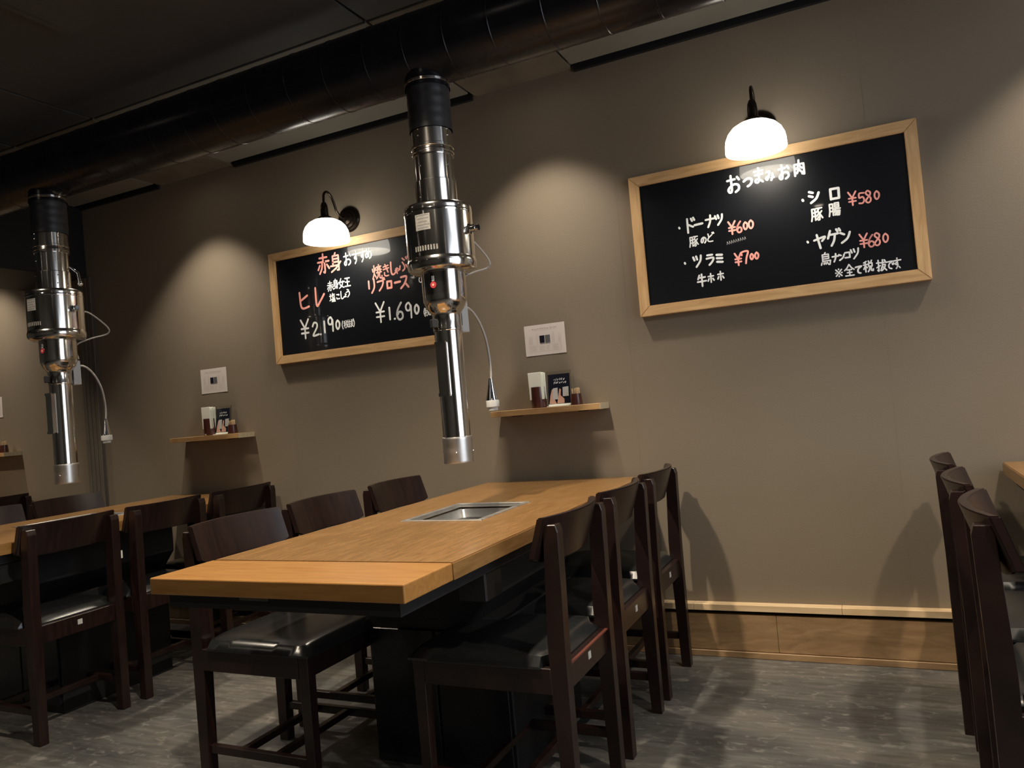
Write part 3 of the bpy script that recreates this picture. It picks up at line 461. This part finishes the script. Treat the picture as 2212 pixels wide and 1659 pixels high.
    bm = bm_(); tube(bm, spline([(r * ca, r * sa, z) for r, z in pts], 5), .0042, 10); obj('gooseneck', bm, m_cable, lb, True)
    bm = bm_(); lathe(bm, [(.0001, .088), (.006, .086), (.009, .072), (.014, .045), (.0195, .022), (.0215, .012)], 28, mtx=Matrix.Translation((.164 * ca, .164 * sa, .178)) )
    lh = obj('lamp_head', bm, m_chrome, lb, True)
    bm = bm_(); lathe(bm, [(.0215, .012), (.0225, .010), (.0225, -.010), (.017, -.012), (.016, -.022), (.0001, -.022)], 28, mtx=Matrix.Translation((.164 * ca, .164 * sa, .178)))
    obj('lamp_ring', bm, m_hosepl, lb, True)
    # looped supply cable behind the drum
    bm = bm_(); tube(bm, spline([(.10 * ca, .10 * sa, .74), (.135 * ca, .135 * sa, .73), (.20 * ca, .20 * sa, .67), (.195 * ca, .195 * sa, .64), (.13 * ca, .13 * sa, .62), (.07 * ca, .07 * sa, .59), (.075 * ca, .075 * sa, .53)], 5), .0032, 8)
    obj('supply_cable', bm, m_cable, t, True)
    return t
h1 = make_hood((-0.613, -0.867, 0.860), 'tall polished steel exhaust hood hanging over the centre table, covering the left menu board edge')
h2 = copy_tree(h1, 'steel exhaust hood at the far left, hanging over the back-left table', (-0.613 - PITCH, -0.867, 0.860))
h2['group'] = h1['group']

# ------------------------------------------------------------------ menu boards
def make_board(x, label, wtext, ptext, extra=None):
    t = thing('menu_board', label, 'menu board', (x, 0, 1.3317))
    w, h, fw = 1.0253, 0.5594, 0.041
    b1('board_panel', (fw * .6, -0.022, fw * .6), (w - fw * .6, -0.006, h - fw * .6), m_board, t)
    def rail(p0, p1, p2, p3, m):
        bm = bm_(); prism(bm, [p0, p1, p2, p3], -0.030, 0.0, 'y')
        bmesh.ops.bevel(bm, geom=bm.edges[:], offset=.0016, segments=2, affect='EDGES'); obj('frame_rail', bm, m, t)
    e = .0004
    rail((0, 0), (w, 0), (w - fw, fw), (fw, fw), m_oak); rail((0, h), (w, h), (w - fw, h - fw), (fw, h - fw), m_oak)
    rail((0, e), (fw - e, fw), (fw - e, h - fw), (0, h - e), m_oakv); rail((w, e), (w - fw + e, fw), (w - fw + e, h - fw), (w, h - e), m_oakv)
    for ln in lines_of(wtext):
        bm = bm_(); write(bm, ln, -0.0226); obj('white_lettering', bm, m_white, t)
    if extra:
        bx_ = bm_(); extra(bx_); obj('faint_lettering', bx_, m_hosepl, t)
    for ln in lines_of(ptext):
        bm = bm_(); write(bm, ln, -0.0228); obj('red_lettering', bm, m_pink, t)
    return t
def smudge(bm):
    rnd = random.Random(5)
    for i in range(9):
        u = .358 + i * .0082; v = .238 + i * .0010
        ribbon(bm, [(u, v - .006), (u + .002, v + .006), (u + .005, v - .003)], .0014, -0.0226)
make_board(-0.2079, 'large black menu board in oak frame on the right, under the right wall lamp', W1, P1, smudge)
make_board(-2.0939, 'black menu board in oak frame at left, partly hidden behind the front hood', W2, P2)

# ------------------------------------------------------------------ wall lamps above the boards
def make_lamp(x, label):
    t = thing('wall_lamp', label, 'wall lamp', (x, 0, 1.985), 0, 'white shade wall lamps above the menu boards')
    RX = Matrix.Rotation(PI / 2, 4, 'X')
    bm = bm_(); lathe(bm, [(.062, .0), (.062, .006), (.056, .012), (.047, .013), (.044, .020), (.033, .022), (.030, .030), (.016, .034), (.012, .048), (.0001, .050)], 40, True, False, RX); obj('wall_plate', bm, m_bronze, t, True)
    Y = -0.185
    pts = [(0, -.045, 0), (0, -.070, .003), (0, -.095, .022), (0, -.110, .055), (0, -.130, .088), (0, -.158, .100), (0, -.180, .085), (0, Y, .055), (0, Y, .035)]
    bm = bm_(); tube(bm, spline(pts, 6), .0058, 12); obj('arm', bm, m_bronze, t, True)
    bm = bm_(); lathe(bm, [(.0001, .046), (.010, .044), (.016, .030), (.018, .008), (.018, -.018), (.030, -.024), (.036, -.034), (.036, -.042)], 32, mtx=Matrix.Translation((0, Y, 0))); obj('socket_cap', bm, m_bronze, t, True)
    for k in range(3):
        a = k * 2 * PI / 3 - PI / 2 + .3
        bm = bm_(); tube(bm, [(.034 * math.cos(a), Y + .034 * math.sin(a), -.037), (.046 * math.cos(a), Y + .046 * math.sin(a), -.037)], .003, 8); obj('shade_screw', bm, m_chrome, t, True)
    prof = [(.036, -.036), (.055, -.040), (.076, -.052), (.092, -.070), (.101, -.090), (.104, -.108), (.105, -.134), (.1035, -.137), (.101, -.134), (.100, -.108), (.096, -.088), (.086, -.070), (.070, -.056), (.052, -.046), (.036, -.042)]
    bm = bm_(); lathe(bm, prof + [prof[0]], 56, mtx=Matrix.Translation((0, Y, 0))); obj('lamp_shade', bm, m_shade, t, True)
    bm = bm_(); bmesh.ops.create_uvsphere(bm, u_segments=20, v_segments=12, radius=.026, matrix=Matrix.Translation((0, Y, -.082))); obj('bulb', bm, m_bulb, t, True)
    return t
l1 = make_lamp(0.305, 'lit white dome wall lamp above the large right menu board')
l2 = copy_tree(l1, 'lit white dome wall lamp above the left menu board', (-1.597, 0, 1.985))
for x in (0.305, -1.597):
    spot('lamp_downlight', (x, -0.185, 1.868), (x, -0.16, 0), 5.0, 150, 0.8, (1.0, 0.87, 0.68), 0.05)

# ------------------------------------------------------------------ shelves and what stands on them
def make_shelf(cx, label):
    t = thing('wall_shelf', label, 'shelf', (cx, 0, 0.982), 0, 'small wooden wall shelves')
    b1('shelf_board', (-.245, -.110, 0), (.2425, 0, .024), m_shelf, t, bev=.0012); b1('end_band', (.243, -.110, 0), (.246, 0, .024), m_shelf_end, t)
    bm = bm_()
    for sx in (-.15, .15): box(bm, (sx - .008, -.08, -.004), (sx + .008, 0, 0)); 
    obj('support_plate', bm, m_black, t)
    return t
SHX = [-0.627, -0.627 - PITCH, -0.627 - 2 * PITCH]
s1 = make_shelf(SHX[0], 'small wooden wall shelf right of the front hood, with a dark card holder')
for n, lab in ((1, 'small wooden wall shelf behind the back-left table, below a small notice'), (2, 'small wooden wall shelf cut off by the left edge of the picture')):
    copy_tree(s1, lab, (SHX[n], 0, .982))
def make_napkins(x, lab):
    t = thing('napkin_holder', lab, 'napkin holder', (x, -.062, 1.006), 0, 'brown napkin cups on the wall shelves')
    bm = bm_(); lathe(bm, [(.0001, .001), (.031, .0), (.032, .003), (.030, .088), (.0275, .088), (.0275, .03), (.0001, .03)], 28); obj('cup', bm, m_cup, t, True)
    for k in range(6):
        bm = bm_(); w = .0305 + random.uniform(-.001, .001); zt = .147 + random.uniform(-.006, .004); y = -.018 + k * .0065
        box(bm, (-w, y - .0022, .035), (w - .001, y + .0022, zt), .0008, Matrix.Rotation(random.uniform(-.02, .02), 4, 'Y')); obj('napkin', bm, m_napkin, t)
    return t
def make_card(x, lab):
    t = thing('card_stand', lab, 'card stand', (x, -.055, 1.006), 0, 'dark cards in clear stands on the wall shelves')
    T = Matrix.Rotation(math.radians(-6), 4, 'X')
    bm = bm_(); box(bm, (-.050, -.022, 0), (.050, .030, .004), .001); obj('stand_base', bm, m_paper, t)
    bm = bm_(); box(bm, (-.052, -.0035, .003), (-.0495, .003, .148), 0, T); box(bm, (.0495, -.0035, .003), (.052, .003, .148), 0, T); box(bm, (-.0495, .0015, .003), (.0495, .003, .148), 0, T); obj('clear_sleeve', bm, m_acryl, t)
    bm = bm_(); box(bm, (-.0488, -.002, .006), (.0488, .001, .135), 0, T); cd = obj('card', bm, m_card, t)
    def poly(pts, m, n, y=-.0026):
        bm = bm_(); prism(bm, pts, y, y - .0004); bmesh.ops.transform(bm, matrix=T, verts=bm.verts[:]); obj(n, bm, m, cd)
    poly([(-.045, .012), (-.040, .045), (-.032, .072), (-.026, .074), (-.024, .035), (-.012, .010)], m_skin, 'printed_hand')
    poly([(-.010, .012), (-.004, .045), (.002, .074), (.008, .070), (.006, .045), (.022, .030), (.022, .012)], m_skin, 'printed_hand')
    poly([(-.030, .028), (-.027, .076), (-.006, .078), (-.006, .030)], m_hosepl, 'printed_phone', -.003)
    poly([(.016, .040), (.016, .078), (.042, .080), (.042, .040)], m_hosepl, 'printed_square', -.003)
    poly([(-.049, .002), (-.049, .010), (.049, .010), (.049, .002)], m_napkin, 'bottom_band', -.003)
    bm = bm_(); rnd = random.Random(2)
    for r in range(2):
        for k in range(6 + r):
            u = -.022 + k * .0085; z = .112 - r * .013
            for q in range(3): ribbon(bm, [(u + rnd.uniform(-.001, .002), z + rnd.uniform(-.005, .0)), (u + rnd.uniform(.001, .006), z + rnd.uniform(.0, .005))], .0014, -.0032)
    bmesh.ops.transform(bm, matrix=T, verts=bm.verts[:]); obj('card_lettering', bm, m_white, cd)
    return t
def make_picks(x, lab):
    t = thing('toothpick_cup', lab, 'toothpick cup', (x, -.062, 1.006), 0, 'brown toothpick cups on the wall shelves')
    bm = bm_(); lathe(bm, [(.0001, .001), (.025, .0), (.0255, .002), (.021, .046), (.019, .046), (.019, .01), (.0001, .01)], 26); obj('cup', bm, m_cup, t, True)
    bm = bm_()
    for k in range(46):
        a = random.uniform(0, 2 * PI); r = .0165 * math.sqrt(random.random()); l = random.uniform(.062, .071)
        tube(bm, [(r * .8 * math.cos(a), r * .8 * math.sin(a), .012), (r * math.cos(a), r * math.sin(a), l)], .0012, 5)
    o = obj('toothpicks', bm, m_pick, t); o['kind'] = 'stuff'
    return t
n1 = make_napkins(-.664, 'brown cup of white napkins on the shelf beside the front hood'); c1 = make_card(-.574, 'black printed card in a clear stand on the shelf beside the front hood'); k1 = make_picks(-.497, 'small brown toothpick cup on the shelf beside the front hood')
d = .008 - PITCH
copy_tree(n1, 'brown cup of white napkins on the back-left shelf', (-.664 + d + .03, -.062, 1.006)); copy_tree(c1, 'black printed card in a clear stand on the back-left shelf', (-.574 + d + .022, -.055, 1.006)); copy_tree(k1, 'small brown toothpick cup on the back-left shelf', (-.497 + d + .02, -.062, 1.006))
bm = bm_(); bmesh.ops.create_uvsphere(bm, u_segments=16, v_segments=10, radius=.0085, matrix=Matrix.Translation((0, 0, .0085)) @ Matrix.Diagonal((1, 1, 1, 1)))
o = obj('call_bell', bm, m_chrome, None, True, (-2.545, -.088, 1.006)); tag(o, 'tiny shiny round knob at the front edge of the back-left shelf', 'knob')
copy_tree(k1, 'brown cup at the right end of the shelf cut off at the left edge', (SHX[2] + .17, -.062, 1.006))

# ------------------------------------------------------------------ notices
def make_notice(x, lab):
    t = thing('wall_notice', lab, 'notice', (x, 0, 1.2292), 0, 'white notices above the wall shelves')
    w, h = .1864, .1304
    bm = bm_(); n = 10; F = []; 
    for i in range(n + 1):
        u = -w / 2 + w * i / n; yy = -.0012 - .0010 * abs(math.sin((i / n - .45) * 2.2)) ** 2
        F.append((u, yy))
    for (u0, y0), (u1, y1) in zip(F, F[1:]):
        a = [bm.verts.new(v) for v in ((u0, y0, .0), (u1, y1, .0), (u1, y1 * .5, h), (u0, y0 * .5, h))]; bm.faces.new(a)
        a2 = [bm.verts.new((v.co.x, v.co.y + .0008, v.co.z)) for v in a]; bm.faces.new(a2[::-1])
    bmesh.ops.remove_doubles(bm, verts=bm.verts[:], dist=1e-6)
    sh = obj('sheet', bm, m_poster, t, True)
    b1('picture_square', (-.024, -.0029, .052), (-.0015, -.0022, .083), m_card, sh); b1('picture_square', (.0015, -.0029, .052), (.024, -.0022, .083), m_ink, sh)
    bm = bm_(); Y = -.0026
    for k in range(14): 
        u = -.054 + k * .0082; z = .113; r = random.random()
        for q in range(4): ribbon(bm, [(u + random.uniform(-.002, .002), z + random.uniform(-.003, .003)), (u + random.uniform(-.0005, .004), z + random.uniform(-.003, .003))], .0007, Y)
    obj('title_print', bm, m_ink, sh)
    bm = bm_()
    for r in range(6):
        z = .082 - r * .006
        for s, u0, n_ in ((0, -.074, 5), (1, .062, 4)):
            for k in range(n_): ribbon(bm, [(u0 + k * .0036, z - .0014), (u0 + k * .0036 + .0018, z + .0014)], .0008, Y)
    for u in (-.040, -.034, .034, .041): ribbon(bm, [(u, .048), (u + .001, .094)], .0008, Y)
    for u0, n_ in ((-.065, 7), (-.028, 6), (.008, 3), (.035, 6)):
        for r in range(3):
            for k in range(n_): ribbon(bm, [(u0 + k * .0042, .022 + r * .0065), (u0 + k * .0042 + .002, .0255 + r * .0065)], .0009, Y)
    ribbon(bm, [(-.072, .016), (-.072, .042), (.072, .042), (.072, .016), (-.072, .016)], .0006, Y)
    obj('body_print', bm, m_lightink, sh)
    return t
p1 = make_notice(-.6374, 'white notice with two dark squares, above the shelf beside the front hood')
copy_tree(p1, 'white notice sheet with two dark squares, above the back-left shelf', (-.6374 - PITCH, 0, 1.2292))
copy_tree(p1, 'white notice sheet just cut off by the left edge of the picture', (-.6374 - 2 * PITCH, 0, 1.2292))

# ------------------------------------------------------------------ tables
def make_table(cx, lab):
    t = thing('grill_table', lab, 'table', (cx, 0, 0), 0, 'wooden grill tables set end-on to the wall')
    hw, zt, th = .352, .700, .038
    gx0, gx1, gy0, gy1 = -.141, .141, -1.034, -.672
    # main top: one slab with a cut-out for the grill
    bm = bm_(); outer = [(-hw, -1.5685), (hw, -1.5685), (hw, -.030), (-hw, -.030)]; inner = [(gx0, gy0), (gx1, gy0), (gx1, gy1), (gx0, gy1)]
    V = {}
    for z in (zt - th, zt):
        V[z] = ([bm.verts.new((*p, z)) for p in outer], [bm.verts.new((*p, z)) for p in inner])
        for i in range(4): bm.faces.new((V[z][0][i], V[z][0][(i + 1) % 4], V[z][1][(i + 1) % 4], V[z][1][i]))
    for s in (0, 1):
        a, b = V[zt - th][s], V[zt][s]
        for i in range(4): bm.faces.new((a[i], a[(i + 1) % 4], b[(i + 1) % 4], b[i]))
    bmesh.ops.bevel(bm, geom=[e for e in bm.edges if all(abs(v.co.z - zt) < 1e-5 for v in e.verts) and not ({v for v in e.verts} & set(V[zt][1]))], offset=.0028, segments=2, affect='EDGES')
    obj('tabletop', bm, m_wood, t)
    lf = b1('extension_leaf', (-hw, -1.7613, zt - th), (hw, -1.5715, zt), m_leaf, t, bev=.0028, seg=2); lf['label'] = 'more orange extension leaf at the near end of the table'
    # grill insert
    bm = bm_(); r = .020
    for (x0, x1, y0, y1) in ((gx0, gx1, gy0, gy0 + r), (gx0, gx1, gy1 - r, gy1), (gx0, gx0 + r, gy0 + r, gy1 - r), (gx1 - r, gx1, gy0 + r, gy1 - r)):
        box(bm, (x0, y0, zt - .010), (x1, y1, zt + .003), .0012)
    gr = obj('grill_rim', bm, m_steel2, t)
    bm = bm_(); r2 = .036
    for (x0, x1, y0, y1) in ((gx0 + r, gx1 - r, gy0 + r, gy0 + r2), (gx0 + r, gx1 - r, gy1 - r2, gy1 - r), (gx0 + r, gx0 + r2, gy0 + r2, gy1 - r2), (gx1 - r2, gx1 - r, gy0 + r2, gy1 - r2)):
        box(bm, (x0, y0, zt - .022), (x1, y1, zt - .012), .001)
    obj('inner_ledge', bm, m_steel, gr)
    bm = bm_(); c = [(gx0 + r2, gy0 + r2), (gx1 - r2, gy0 + r2), (gx1 - r2, gy1 - r2), (gx0 + r2, gy1 - r2)]; d_ = [(x * .82, (y - (gy0 + gy1) / 2) * .86 + (gy0 + gy1) / 2) for x, y in c]
    A = [bm.verts.new((*p, zt - .012)) for p in c]; B = [bm.verts.new((*p, zt - .110)) for p in d_]
    for i in range(4): bm.faces.new((A[i], A[(i + 1) % 4], B[(i + 1) % 4], B[i]))
    bm.faces.new(B); bmesh.ops.bevel(bm, geom=[e for e in bm.edges if not e.is_boundary], offset=.012, segments=3, affect='EDGES')
    obj('grill_well', bm, m_steel2, gr, True)
    # black supports
    bm = bm_(); box(bm, (-hw + .03, -1.735, zt - th - .034), (hw - .03, -1.705, zt - th)); box(bm, (-hw + .03, -1.705, zt - th - .034), (-hw + .06, -.06, zt - th)); box(bm, (hw - .06, -1.705, zt - th - .034), (hw - .03, -.06, zt - th)); box(bm, (-hw + .06, -.09, zt - th - .034), (hw - .06, -.06, zt - th))
    obj('apron_frame', bm, m_black, t)
    b1('leaf_latch', (-.10, -1.738, zt - th - .012), (-.02, -1.70, zt - th - .0005), m_pil, t)
    # roaster box with chamfered shoulders, louvred front, cabinet below
    bm = bm_(); hb = .22
    prism(bm, [(-hb, .66), (hb, .66), (hb, .51), (.15, .43), (-.15, .43), (-hb, .51)], -1.17, -.55, 'y')
    obj('roaster_box', bm, m_black, t)
    for sx in (-.10, .10):
        for k in range(6): b1('louvre', (sx - .07, -1.180, .535 + k * .017), (sx + .07, -1.168, .541 + k * .017), m_bsatin, t)
    cb = b1('base_cabinet', (-.235, -1.11, .0), (.235, -.61, .44), m_black, t, bev=.004)
    b1('cabinet_door', (-.225, -1.118, .03), (-.004, -1.108, .40), m_bsatin, cb, bev=.002); b1('cabinet_door', (.004, -1.118, .03), (.225, -1.108, .40), m_bsatin, cb, bev=.002)
    bm = bm_(); box(bm, (-.04, -.24, .03), (.04, -.16, .66), .003); box(bm, (-.20, -.25, 0), (.20, -.15, .03), .004)
    obj('leg_post', bm, m_black, t)
    b1('control_box', (.235, -1.36, .555), (.315, -1.27, .628), m_fix, t, bev=.004); b1('hanging_tag', (.322, -.905, .548), (.3235, -.885, .579), m_paper, t)
    return t
T0 = make_table(TX, 'centre grill table in the foreground with a steel well and an orange end leaf')
copy_tree(T0, 'back-left grill table behind the hanging left hood', (TX - PITCH, 0, 0))
copy_tree(T0, 'grill table at the right edge, only its corner by the wall showing', (TX + PITCH, 0, 0))
copy_tree(T0, 'farthest grill table at the left edge, almost hidden by chairs', (TX - 2 * PITCH, 0, 0))

# ------------------------------------------------------------------ chairs (local: back at x=0, seat towards +x)
def post(bm, y0, y1):
    pr = [(0, 0), (.034, 0), (.042, .36), (.042, .47), (.030, .722), (.024, .740), (-.003, .740), (-.008, .722), (-.001, .45)]
    prism(bm, pr, y0, y1, 'y'); 
    bmesh.ops.bevel(bm, geom=bm.edges[:], offset=.0018, segments=1, affect='EDGES')
def make_chair():
    t = thing('dining_chair', 'x', 'chair', (0, 0, 0), 0, 'dark stained wooden chairs with black seats')
    hw = .178
    for s in (-1, 1):
        bm = bm_(); y0, y1 = (-hw, -hw + .034) if s < 0 else (hw - .034, hw); post(bm, y0, y1); obj('leg', bm, m_dkwood, t)
    for s in (-1, 1):
        bm = bm_(); yc = s * (hw - .016)
        vs = box(bm, (.392, yc - .016, 0), (.426, yc + .016, .402), .002)
        for v in vs:
            if v.co.z < .1: v.co.x = .409 + (v.co.x - .409) * .85; v.co.y = yc + (v.co.y - yc) * .85
        obj('leg', bm, m_dkwood, t)
    # aprons
    for s in (-1, 1): b1('apron', (.040, s * (hw - .008) - .009, .340), (.392, s * (hw - .008) + .009 - (.0 if s > 0 else 0), .402), m_dkwood, t, bev=.0015)
    b1('apron', (.010, -hw + .030, .340), (.030, hw - .030, .402), m_dkwood, t, bev=.0015); b1('apron', (.398, -hw + .032, .340), (.416, hw - .032, .402), m_dkwood, t, bev=.0015)
    b1('label_tag', (.0085, -.012, .368), (.0100, .006, .386), m_hosepl, t)
    # seat cushion: domed pad
    bm = bm_(); nx, ny = 22, 22; x0, x1, Y = .030, .436, .184; grid = []
    for i in range(nx + 1):
        row = []
        for j in range(ny + 1):
            u, v = i / nx * 2 - 1, j / ny * 2 - 1
            e = (1 - abs(u) ** 9) * (1 - abs(v) ** 9); z = .406 + .026 * max(e, 0) ** .4 + .008 * (1 - u * u) * (1 - v * v)
            yy = v * Y
            if u < -.90: yy = v * (Y - .042)
            row.append(bm.verts.new((x0 + (x1 - x0) * (u + 1) / 2, yy, z)))
        grid.append(row)
    for i in range(nx):
        for j in range(ny): bm.faces.new((grid[i][j], grid[i + 1][j], grid[i + 1][j + 1], grid[i][j + 1]))
    be = [e for e in bm.edges if e.is_boundary]
    r = bmesh.ops.extrude_edge_only(bm, edges=be)
    for v in [g_ for g_ in r['geom'] if isinstance(g_, bmesh.types.BMVert)]: v.co.z = .400
    obj('seat', bm, m_vinyl, t, True)
    # curved backrest board, bottom edge forward
    bm = bm_(); n = 16; Z0B = .643; H = .114; th = .020; L = .184; ring = []
    for i in range(n + 1):
        s = (i / n * 2 - 1); y = s * L; fx = .042 * s * s - .012
        cut = .014 * max(0, (abs(s) - .80) / .20)
        c = []
        for (w_, k) in ((0, 0), (1, 0), (1, 1), (0, 1)):
            zz = Z0B + (cut if w_ == 0 else 0) * 1.0 + (H - (cut if w_ == 0 else 0)) * w_
            xx = .031 - .036 * ((zz - Z0B) / H) + fx + (th if k else 0) - .004
            c.append(bm.verts.new((xx, y, zz)))
        ring.append(c)
    for a, b in zip(ring, ring[1:]):
        for k in range(4): bm.faces.new((a[k], a[(k + 1) % 4], b[(k + 1) % 4], b[k]))
    bm.faces.new(ring[0][::-1]); bm.faces.new(ring[-1])
    bmesh.ops.bevel(bm, geom=[e for e in bm.edges if abs(e.verts[0].co.y - e.verts[1].co.y) > .01 or abs(abs(e.verts[0].co.y) - L) < 1e-4], offset=.003, segments=2, affect='EDGES')
    obj('backrest', bm, m_dkwood, t, True)
    # stretchers: side rails and two cross rails
    for s in (-1, 1): b1('stretcher', (.036, s * (hw - .016) - .009, .100), (.396, s * (hw - .016) + .009, .124), m_dkwood, t, bev=.0015)
    for x in (.15, .275): b1('stretcher', (x - .010, -hw + .025, .102), (x + .010, hw - .025, .122), m_dkwood, t, bev=.0015)
    return t
proto = make_chair()
CH = [  # x of the rear legs, y centre, turned (seat towards -x), label
 (-.100, -1.170, 1, 'nearest dark chair on the right side of the centre table'),
 (-.100, -.742, 1, 'middle dark chair on the right side of the centre table'),
 (-.100, -.310, 1, 'dark chair nearest the wall on the right side of the centre table'),
 (-1.255, -1.218, 0, 'nearest dark chair left of the centre table, black seat under the end leaf'),
 (-1.262, -.795, 0, 'middle dark chair on the left side of the centre table'),
 (-1.262, -.330, 0, 'dark chair nearest the wall on the left side of the centre table'),
 (-2.075, -1.165, 1, 'nearest dark chair at the back-left table, back towards the centre table'),
 (-2.075, -.740, 1, 'middle dark chair at the back-left table, behind the centre table corner'),
 (-2.075, -.310, 1, 'dark chair by the wall at the back-left table, below the wall shelf'),
 (-3.200, -.440, 0, 'dark chair on the far side of the back-left table, below the hood'),
 (-3.200, -.860, 0, 'left edge chair with pale sheen on its back, beyond the back-left table'),
 (-3.950, -.310, 1, 'dark chair at the farthest left table, just showing at the left edge'),
 (.756, -.365, 0, 'dark chair nearest the wall in the row at the right edge'),
 (.756, -.790, 0, 'middle dark chair in the row at the right edge'),
 (.756, -1.225, 0, 'nearest dark chair in the right edge row, curved back cut by the frame'),
]
for i, (x, y, turn, lab) in enumerate(CH):
    rz = PI if turn else (math.radians(-3) if x > 0 else 0.0)
    if i == 0: proto.location = (x, y, 0); proto.rotation_euler = (0, 0, rz); proto['label'] = lab
    else: copy_tree(proto, lab, (x, y, 0), rz)
# ------------------------------------------------------------------ downlight fixtures in the ceiling
first = None
for k in (-2, -1, 0, 1):
    x = TX + .04 + PITCH * k
    for y, xx, row in ((-.33, x, 'beside the wall'), (-1.75, x, 'over the table'), (-3.6, x + .9, 'over the aisle')):
        where = {-2: 'far left', -1: 'back-left', 0: 'centre', 1: 'right-hand'}[k]
        lab = 'black recessed ceiling downlight %s, %s bay' % (row, where)
        if first is None:
            first = thing('ceiling_downlight', lab, 'ceiling light', (xx, y, ZC), 0, 'black recessed downlights in the ceiling')
            bm = bm_(); lathe(bm, [(.050, .0), (.050, -.005), (.038, -.006), (.034, .0)], 32); obj('housing_ring', bm, m_fix, first, True)
            bm = bm_(); lathe(bm, [(.0001, -.001), (.034, -.001)], 32); obj('lens', bm, m_lens, first)
        else: copy_tree(first, lab, (xx, y, ZC))
hs = thing('ceiling_box', 'shallow grey box on the dark ceiling at the upper left', 'ceiling fixture', (-1.40, -1.50, ZC))
b1('box_body', (-.28, -.35, -.035), (.28, .165, 0), m_ceil, hs, bev=.004); b1('access_plate', (-.24, -.31, -.040), (.24, .125, -.035), m_ceil, hs, bev=.001)

we = b1('worn_edge', (.004, -.142, .400), (.012, .142, .4035), m_edge, proto); we['label'] = 'reddish worn edge of the rear rail'
lv = bm_(); tube(lv, [(.045, .045, .93), (.075, .062, .90), (.080, .065, .86)], [.004, .006, .007], 10); bmesh.ops.create_uvsphere(lv, u_segments=14, v_segments=8, radius=.011, matrix=Matrix.Translation((.080, .065, .852)))
obj('damper_lever', lv, m_chrome, h2, True)

lp = None  # unseen glowing panels, added so the hood drums reflect white bands
for x, lab in ((1.50, 'added flat glowing panel on the ceiling, the one nearer the tables'), (2.20, 'added flat glowing panel on the ceiling, the one beside the added window')):
    if lp is None:
        lp = thing('added_glow_panel', lab, 'ceiling light', (x, -1.50, ZC), 0, 'added glowing panels at the added window')
        b1('panel_frame', (-.31, -.62, -.018), (.31, .62, 0), m_paper, lp, bev=.002); b1('glow_face', (-.295, -.605, -.0195), (.295, .605, -.0182), m_added_panel, lp)
    else: copy_tree(lp, lab, (x, -1.50, ZC))
